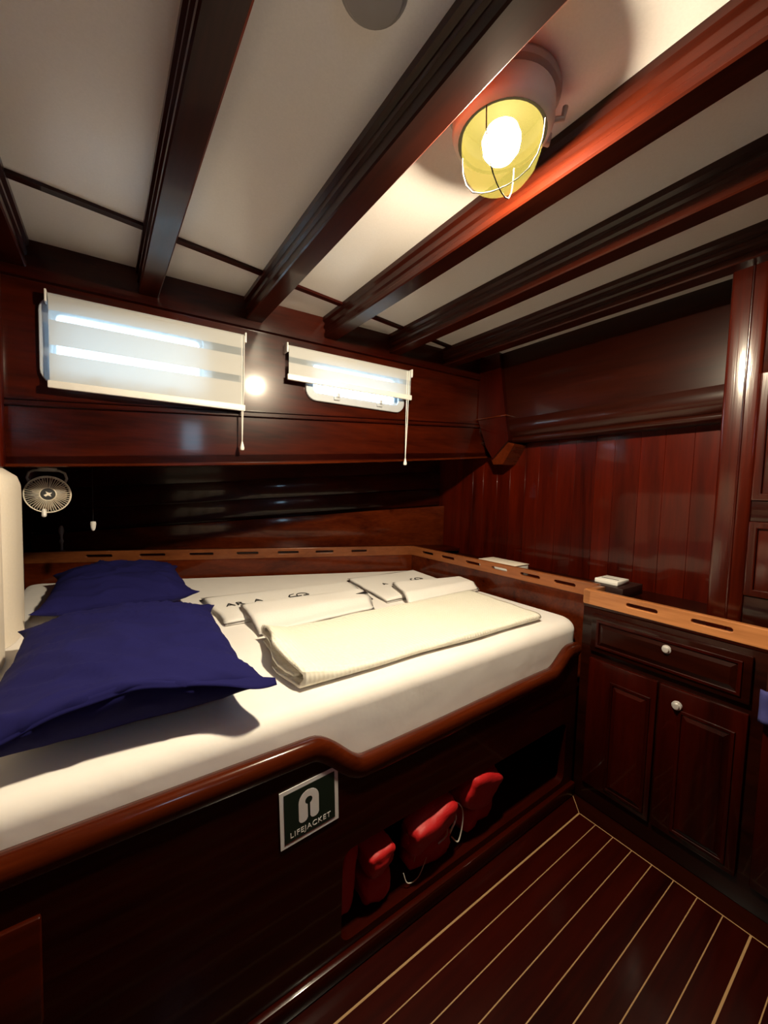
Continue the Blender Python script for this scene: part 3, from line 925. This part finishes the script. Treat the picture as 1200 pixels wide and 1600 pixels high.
t4 = folded('folded_towel', 'folded white towel on top of the far corner towel', [(1.105, 1.345), (1.60, 1.375), (1.635, 1.545), (1.205, 1.625)], zt, 2, 0.008, 9.5, TOWEL, 'towel', TG, lambda u, v: 0.003 + 0.026 * sstep(0.0, 0.3, v))

def mark(parent, name, splines, x, y, z, ang=0.0, sc=1.0):
    c, s_ = math.cos(ang), math.sin(ang)
    return plate(name, [[(p[0] * sc, p[1] * sc) for p in s] for s in splines], 0.0012, (x, y, z), (c, s_, 0), (-s_, c, 0), BLACK, parent, 0, None)
def logo(parent, x, y, z, ang, sc):
    arc = []
    for i in range(13):
        a = math.radians(200 - 190 * i / 12)
        arc.append((0.030 * math.cos(a), 0.034 * math.sin(a)))
    for i in range(13):
        a = math.radians(10 + 190 * i / 12)
        arc.append((0.025 * math.cos(a), 0.027 * math.sin(a)))
    mark(parent, 'logo_print', [arc], x + 0.012, y, z, ang, sc)
    mark(parent, 'logo_print', [[(-0.062, -0.004), (-0.045, 0.026), (-0.018, 0.036), (-0.020, 0.030), (-0.042, 0.020), (-0.052, -0.004)]], x, y, z, ang, sc)
    mark(parent, 'logo_print', [[(-0.058, -0.014), (0.002, -0.014), (0.006, -0.006), (-0.058, -0.006)]], x, y, z, ang, sc)
    mark(parent, 'logo_print', [[(0.012, -0.012), (0.040, -0.014), (0.045, 0.006), (0.036, -0.004), (0.014, -0.004)]], x, y, z, ang, sc)
def towel_top(x, y, o):
    hit = o.ray_cast(Vector((x, y, 2.0)), Vector((0, 0, -1)))
    return hit[1].z + 0.0008 if hit[0] else zt + 0.03
bpy.context.view_layer.update()
for (x, y, sc) in ((0.725, 1.705, 1.0),):
    logo(t1, x, y, towel_top(x, y, t1) + 0.0015, 0.02, sc)
text('lettering', 'AR', 0.060, (0.425, 1.680, towel_top(0.43, 1.69, t1) + 0.002), (1, 0.02, 0), (-0.02, 1, 0), BLACK, t1)
text('lettering', 'A', 0.056, (0.525, 1.690, towel_top(0.53, 1.70, t1) + 0.002), (1, 0.02, 0), (-0.02, 1, 0), BLACK, t1)
logo(t3, 1.435, 1.690, towel_top(1.435, 1.690, t3) + 0.002, 0.04, 0.85)
text('lettering', 'A', 0.045, (1.205, 1.675, towel_top(1.205, 1.685, t3) + 0.002), (1, 0.1, 0), (-0.1, 1, 0), BLACK, t3)
mark(t2, 'logo_print', [[(-0.03, 0.0), (0.028, 0.016), (0.024, -0.020), (0.0, -0.010)]], 0.955, 1.525, towel_top(0.955, 1.525, t2) + 0.002)

# blanket: one sheet folded over on itself, profile swept along the berth
def blanket():
    bm = bmesh.new()
    nx = 60
    rows = []
    for i in range(nx + 1):
        s_ = i / nx
        wl = max(0.0, 1 - s_ / 0.10)
        h = 0.027 + 0.030 * wl + 0.005 * noise.noise(Vector((s_ * 6, 0, 0)))
        yf = 0.925 + 0.012 * noise.noise(Vector((s_ * 4, 2, 0))) - 0.004 * wl
        W = 0.36 + 0.04 * s_
        P = [(W, 0.006)]
        for k in range(8): P.append((W * (1 - (k + 1) / 9), 0.006 + 0.001 * math.sin(k)))
        for k in range(7):
            a = -math.pi / 2 - math.pi * k / 6
            P.append((0.010 + 0.020 * math.cos(a), 0.006 + (h - 0.006) / 2 * (1 + math.sin(a))))
        for k in range(12):
            P.append((0.02 + (W - 0.02) * (k + 1) / 12, h + 0.004 * noise.noise(Vector((s_ * 7, k * 0.5, 1))) + wl * 0.016 * math.sin((k + 1) / 12 * math.pi)))
        for k in range(4):
            a = math.pi / 2 - math.pi * (k + 1) / 4
            P.append((W + 0.010 * math.cos(a), h * 0.76 + h * 0.24 * math.sin(a)))
        for k in range(8):
            P.append((W * (1 - 0.9 * (k + 1) / 8), h * 0.5 - 0.004 * wl * math.sin(k * 1.3)))
        row = []
        for p, z in P:
            x = 0.395 + (1.455 - 0.395) * s_
            x += (1 - s_) ** 12 * (-0.018 * math.sin(p * 14) + 0.01 * noise.noise(Vector((p * 9, z * 40, 0)))) + 0.03 * (s_ ** 8) * (p / W)
            row.append(bm.verts.new((x, yf + p, ZM + 0.0045 + z)))
        rows.append(row)
    for A, B in zip(rows, rows[1:]):
        for k in range(len(A) - 1):
            bm.faces.new((A[k], A[k + 1], B[k + 1], B[k]))
    o = bm_obj('folded_blanket', bm, WAFFLE, None, 180)
    m = o.modifiers.new('thickness', 'SOLIDIFY'); m.thickness = 0.008; m.offset = 0
    tag(o, 'long folded cream waffle-weave blanket lying across the mattress front', 'blanket')
blanket()

# ------------------------------------------------------------------ cabinet with drawer and doors
cab = thing('cabinet', 'mahogany cabinet with one drawer and two panelled doors beside the berth', 'cabinet', (1.87, 0.28, 0))
Y0, Y1 = -0.35, 0.798
box('carcass', XC, XR - 0.0145, Y0, Y1, 0.0005, 0.800, W_Y, cab, 0.003)
plate('fiddle_rail', [rrect(0, Y1 - Y0, 0, 0.055, 0.004)] + [capsule(Y1 - b, Y1 - a, 0.0215, 0.0405) for a, b in ((0.536, 0.642), (0.333, 0.444), (0.12, 0.235), (-0.09, 0.02), (-0.3, -0.19))],
      0.026, (XC + 0.010, Y1, 0.812), (0, -1, 0), (0, 0, 1), W_RAIL_C, cab, 0.002)
box('rail_end', XC - 0.003, XC + 0.118, Y1 - 0.026, Y1 + 0.001, 0.812, 0.867, W_RAIL_C, cab, 0.002)
box('top_board', XC - 0.002, XR - 0.0145, Y0, Y1, 0.800, 0.815, W_Y, cab, 0.002)
def framed(name, y0, y1, z0, z1, py0, py1, pz0, pz1, knob):
    d = box(name, XC - 0.014, XC + 0.002, y0, y1, z0, z1, W_CAB if name == 'door' else W_Y, cab, 0.004)
    # raised panel with bevelled shoulders
    a = 0.018
    hexa('raised_panel', [(XC - 0.0135, py0, pz0), (XC - 0.0135, py1, pz0), (XC - 0.0135, py1, pz1), (XC - 0.0135, py0, pz1),
                          (XC - 0.022, py0 + a, pz0 + a), (XC - 0.022, py1 - a, pz0 + a), (XC - 0.022, py1 - a, pz1 - a), (XC - 0.022, py0 + a, pz1 - a)], W_CAB if name == 'door' else W_Y, d)
    e = 0.006
    plate('bead', [[(py0 - e, pz0 - e), (py1 + e, pz0 - e), (py1 + e, pz1 + e), (py0 - e, pz1 + e)], [(py0, pz0), (py1, pz0), (py1, pz1), (py0, pz1)]],
          0.008, (XC - 0.016, 0, 0), (0, 1, 0), (0, 0, 1), W_CAB, d, 0.0025)
    if knob:
        k_ = lathe('knob', [(0, 0.018), (0.0085, 0.0175), (0.0100, 0.015), (0.0100, 0.010), (0.0135, 0.0095), (0.0150, 0.007), (0.0150, 0.0), (0, 0)],
                   (XC - 0.0135, knob[0], knob[1]), (-1, 0, 0), CHROME, d, 24)
        tag(k_, 'round chrome push-button latch')
framed('drawer', 0.282, 0.757, 0.632, 0.780, 0.312, 0.727, 0.660, 0.752, (0.498, 0.728))
framed('door', 0.282, 0.512, 0.085, 0.602, 0.316, 0.446, 0.116, 0.528, (0.458, 0.548))
framed('door', 0.520, 0.757, 0.085, 0.602, 0.545, 0.664, 0.116, 0.528, None)
framed('door', -0.05, 0.25, 0.085, 0.780, 0.0, 0.2, 0.13, 0.72, None)

# small things on the shelf behind the foot rail
nb = box('notebook', 1.735, 1.925, 0.725, 0.885, 0.8155, 0.860, DARKBOOK, None, 0.003)
tag(nb, 'thick dark notebook behind the corner of the cabinet rail', 'notebook')
wb_ = thing('card_holder', 'small white plastic holder with dark slot lying on the notebook', 'holder', (1.81, 0.82, 0.8605))
box('body', 1.765, 1.875, 0.760, 0.858, 0.8605, 0.880, WHITE_PL, wb_, 0.004)
box('slot', 1.800, 1.807, 0.773, 0.845, 0.8798, 0.8812, BLACK, wb_)
bk = thing('paper_booklet', 'pale paperback booklet lying behind the slotted foot rail', 'booklet', (1.80, 1.38, 0.8155))
box('pages', 1.742, 1.862, 1.262, 1.502, 0.8155, 0.858, WHITE_PL, bk, 0.002)
box('cover', 1.738, 1.866, 1.258, 1.506, 0.8582, 0.8605, CREAM_UPH, bk, 0.0008)

# ------------------------------------------------------------------ wardrobe at right
wd = thing('wardrobe', 'tall varnished mahogany wardrobe rising above the cabinet top', 'wardrobe', (1.78, 0.1, 0.8155))
XW = 1.64
box('carcass', XW + 0.012, UPX - 0.001, Y0, 0.415, 0.8155, zc(XW) - 0.002, W_WD, wd, 0.003)
st = box('corner_post', XW, XW + 0.05, 0.334, 0.426, 0.8155, zc(XW) - 0.012, W_WD, wd, 0.010, 3)
tube('bead', [(XW + 0.001, 0.372, 0.82), (XW + 0.001, 0.372, 2.0)], 0.004, W_WD, st, 8)
box('cross_rail', XW + 0.002, XW + 0.014, Y0, 0.334, 1.180, 1.246, W_Y, wd, 0.003)
box('cross_rail', XW + 0.002, XW + 0.014, Y0, 0.334, 1.64, 2.06, W_Y, wd, 0.003)
box('cross_rail', XW + 0.002, XW + 0.014, Y0, 0.334, 0.8155, 0.945, W_Y, wd, 0.003)
for z0, z1 in ((1.250, 1.636), (0.949, 1.176)):
    p = box('panel', XW + 0.004, XW + 0.013, -0.05, 0.331, z0, z1, W_WD, wd, 0.004)
    plate('bead', [[(-0.05, z0), (0.331, z0), (0.331, z1), (-0.05, z1)], [(-0.036, z0 + .014), (0.317, z0 + .014), (0.317, z1 - .014), (-0.036, z1 - .014)]],
          0.012, (XW + 0.002, 0, 0), (0, 1, 0), (0, 0, 1), W_WD, p, 0.004)
box('head_board', XW - 0.030, XW + 0.02, Y0, 0.436, 1.99, zc(XW) - 0.001, W_Y, wd, 0.012, 3)

# blue cloth just at the frame edge, hanging over the next cabinet door
bm = bmesh.new()
rows = []
for i in range(13):
    yv = 0.2565 - 0.010 * i
    x = XC - 0.030 - 0.008 * math.sin(i * 1.1) ** 2
    rows.append([bm.verts.new((x - 0.002 * math.sin(j), yv, 0.700 - 0.012 * j)) for j in range(9)])
for A, B in zip(rows, rows[1:]):
    for k in range(8):
        bm.faces.new((A[k], A[k + 1], B[k + 1], B[k]))
bc = bm_obj('hanging_cloth', bm, BLUE, None, 180)
m = bc.modifiers.new('thickness', 'SOLIDIFY'); m.thickness = 0.004
tag(bc, 'small blue cloth hanging against the cabinet at the right edge', 'cloth')

# ------------------------------------------------------------------ ceiling lamp with cage
LX, LY = 0.684, 0.580
ZC = zc(LX)
lamp = thing('ceiling_lamp', 'round caged bulkhead lamp lit on the ceiling between two beams', 'lamp', (LX, LY, ZC))
D = (0, 0, -1)
lathe('mounting_ring', [(0, 0.0), (0.112, 0.0), (0.114, 0.006), (0.110, 0.014), (0.100, 0.018), (0, 0.018)], (LX, LY, ZC), D, BRASS, lamp, 48)
lathe('body_ring', [(0.098, 0.016), (0.104, 0.022), (0.104, 0.056), (0.099, 0.068), (0.090, 0.074), (0.0835, 0.072), (0.0835, 0.016)], (LX, LY, ZC), D, CREAM_PT, lamp, 48)
lathe('added_light_trap', [(0, 0.0195), (0.0832, 0.0195), (0.0832, 0.0725), (0.0905, 0.0746)], (LX, LY, ZC), D, LIGHT_TRAP, lamp, 40)  # added black cup, keeps the bulb-lit body inside from whiting out the dome
lathe('glass_dome', [(0.081, 0.055), (0.083, 0.080), (0.081, 0.107), (0.073, 0.132), (0.058, 0.152), (0.037, 0.163), (0.015, 0.168), (0, 0.1685)], (LX, LY, ZC), D, LGLASS, lamp, 40, 180)
lathe('bulb', [(0, 0.046), (0.018, 0.048), (0.033, 0.058), (0.040, 0.076), (0.037, 0.096), (0.026, 0.111), (0.010, 0.118), (0, 0.119)], (LX, LY, ZC), D, BULB, lamp, 20, 180)
DOME = [(0.0885, 0.072), (0.088, 0.086), (0.0855, 0.110), (0.077, 0.136), (0.061, 0.157), (0.039, 0.168), (0.016, 0.173), (0.0, 0.1735)]
for a in (0.35, 0.35 + math.pi / 2):
    ca, sa = math.cos(a), math.sin(a)
    P = [(r, h) for r, h in DOME] + [(-r, h) for r, h in reversed(DOME[:-1])]
    tube('cage_bar', [(LX + r * ca, LY + r * sa, ZC - h) for r, h in P], 0.0014, CAGE, lamp, 6)
for a in (-0.25, -0.75):
    c, s_ = math.cos(a), math.sin(a)
    tube('clip', [(LX + 0.100 * c, LY + 0.100 * s_, ZC - 0.045), (LX + 0.122 * c, LY + 0.122 * s_, ZC - 0.044), (LX + 0.126 * c, LY + 0.126 * s_, ZC - 0.022)], 0.006, BRASS, lamp, 8)
tube('clip', [(LX - 0.100, LY + 0.02, ZC - 0.045), (LX - 0.118, LY + 0.02, ZC - 0.040), (LX - 0.120, LY + 0.02, ZC - 0.02)], 0.006, BRASS, lamp, 8)

# round ceiling vent
vx, vy = 0.360, 0.583
vt = thing('ceiling_vent', 'grey round vent cover on the ceiling panel at the top edge', 'vent', (vx, vy, zc(vx)))
lathe('cover', [(0, 0.0), (0.052, 0.0), (0.053, 0.006), (0.047, 0.014), (0.030, 0.018), (0, 0.0185)], (vx, vy, zc(vx) - 0.001), D, GREY_PL, vt, 36)
lathe('rim', [(0.050, 0.0), (0.057, 0.0), (0.057, 0.004), (0.052, 0.006), (0.050, 0.0)], (vx, vy, zc(vx) - 0.001), D, GREY_PL, vt, 36)

# ------------------------------------------------------------------ fan hung under the soffit
fx, fy, fz = -0.208, 2.000, 1.190
fan = thing('cabin_fan', 'small round cabin fan with wire grille hung beside the headboard', 'fan', (fx, fy, z_sheer(fx)))
ax = Vector((0.12, -1.0, 0.10)).normalized()
a1 = Vector((0, 0, 1)).cross(ax).normalized(); a2 = ax.cross(a1)
fc = Vector((fx, fy, fz))
def ringp(r, off, n=40): return [fc + ax * off + (a1 * math.cos(2 * math.pi * i / n) + a2 * math.sin(2 * math.pi * i / n)) * r for i in range(n)]
RF = 0.0705
tube('guard_rim', ringp(RF, 0.0), 0.0026, FANWIRE, fan, 8, True)
tube('guard_rim', ringp(RF - 0.001, -0.028), 0.0022, FANWIRE, fan, 8, True)
tube('hub_ring', ringp(0.0245, 0.014), 0.0020, FANWIRE, fan, 8, True)
bm = bmesh.new()
for i in range(48):
    a = 2 * math.pi * i / 48
    dd = a1 * math.cos(a) + a2 * math.sin(a)
    add_tube(bm, [fc + dd * 0.024 + ax * 0.014, fc + dd * 0.048 + ax * 0.013, fc + dd * 0.066 + ax * 0.006, fc + dd * RF], 0.0013, 4)
bm_obj('guard_wires', bm, FANWIRE, fan)
bm = bmesh.new()
for i in range(32):
    a = 2 * math.pi * i / 32
    dd = a1 * math.cos(a) + a2 * math.sin(a)
    add_tube(bm, [fc + dd * 0.022 - ax * 0.044, fc + dd * 0.062 - ax * 0.040, fc + dd * (RF - .001) - ax * 0.028, fc + dd * RF], 0.0008, 4)
bm_obj('rear_guard_wires', bm, FANWIRE, fan)
lathe('badge', [(0, 0.016), (0.021, 0.0155), (0.0235, 0.012), (0, 0.012)], fc, ax, BLACK, fan, 28)
plate('badge_emblem', [[(-0.013, -0.004), (-0.003, 0.002), (-0.007, 0.010), (0.004, 0.005), (0.013, 0.006), (0.007, -0.001), (0.010, -0.010), (0.0, -0.005), (-0.007, -0.010)]],
      0.001, fc + ax * 0.0168, a1, a2, FANWIRE, fan, 0, None)
for i in range(3):
    a = math.radians(10 + 120 * i)
    bm = bmesh.new()
    rows = []
    for p in range(7):
        r = 0.013 + 0.047 * p / 6
        row = []
        for q in range(7):
            w = (q / 6 - 0.5) * math.radians(70) * (0.7 + 0.5 * math.sin(math.pi * p / 6))
            dd = a1 * math.cos(a + w) + a2 * math.sin(a + w)
            row.append(bm.verts.new(fc + dd * r + ax * (-0.014 + 0.010 * (q / 6 - 0.5) * 2)))
        rows.append(row)
    for A, B in zip(rows, rows[1:]):
        for k in range(6):
            bm.faces.new((A[k], A[k + 1], B[k + 1], B[k]))
    b_ = bm_obj('blade', bm, BLADE, fan, 180)
    m = b_.modifiers.new('thickness', 'SOLIDIFY'); m.thickness = 0.0012
lathe('motor', [(0, -0.070), (0.014, -0.068), (0.020, -0.062), (0.022, -0.045), (0.019, -0.022), (0.010, -0.015), (0.009, 0.009), (0, 0.010)], fc, ax, GREY_PL, fan, 24)
zs = z_sheer(fx) - fz
tube('yoke', [fc - ax * 0.03 + a1 * sx + Vector((0, 0, hz)) for sx, hz in ((-0.050, 0.040), (-0.060, 0.066), (-0.054, 0.088), (-0.036, zs - 0.008), (0.036, zs - 0.008), (0.054, 0.088), (0.060, 0.066), (0.050, 0.040))], 0.005, GREY_PL, fan, 8)
lathe('mounting_plate', [(0, -0.001), (0.030, -0.001), (0.030, 0.006), (0.020, 0.009), (0, 0.009)], fc - ax * 0.03 + Vector((0, 0, zs)), (0, 0, -1), GREY_PL, fan, 24)
lathe('tilt_knob', [(0, -0.009), (0.0075, -0.009), (0.008, 0.0), (0.008, 0.018), (0.005, 0.022), (0, 0.023)], fc + Vector((-0.011, -0.009, -0.066)), (0, -0.3, -1), WHITE_PL, fan, 14)
# slim dark stand on the shelf behind the rail
ox = -0.232; oy = hull(ox, 0.10)
orn = thing('candle_stand', 'slim dark candle stand on the back shelf below the fan', 'candle stand', (ox, oy, 0.8465))
lathe('foot', [(0, 0.0), (0.034, 0.0), (0.035, 0.004), (0.028, 0.010), (0.010, 0.016), (0, 0.017)], (ox, oy, 0.8465), (0, 0, 1), GREY_PL, orn, 24)
lathe('stem', [(0, 0.014), (0.007, 0.016), (0.006, 0.05), (0.011, 0.065), (0.006, 0.08), (0.007, 0.10), (0.013, 0.118), (0.012, 0.135), (0.006, 0.150), (0, 0.15)], (ox, oy, 0.8465), (0, 0, 1), GREY_PL, orn, 20)

# pull knob hanging from the soffit on a thin dark cord
pk = thing('cord_pull', 'small white cord pull hanging beside the fan', 'cord pull', (-0.074, 2.20, 1.020))
lathe('pull_knob', [(0, 0.0), (0.005, 0.002), (0.009, 0.012), (0.0115, 0.032), (0.010, 0.042), (0, 0.044)], (-0.074, 2.20, 1.020), (0, 0, 1), WHITE_PL, pk, 14)
tube('dark_cord', [(-0.074, 2.20, 1.062), (-0.074, 2.20, z_sheer(-0.074) + 0.004)], 0.0012, BLACK, pk)
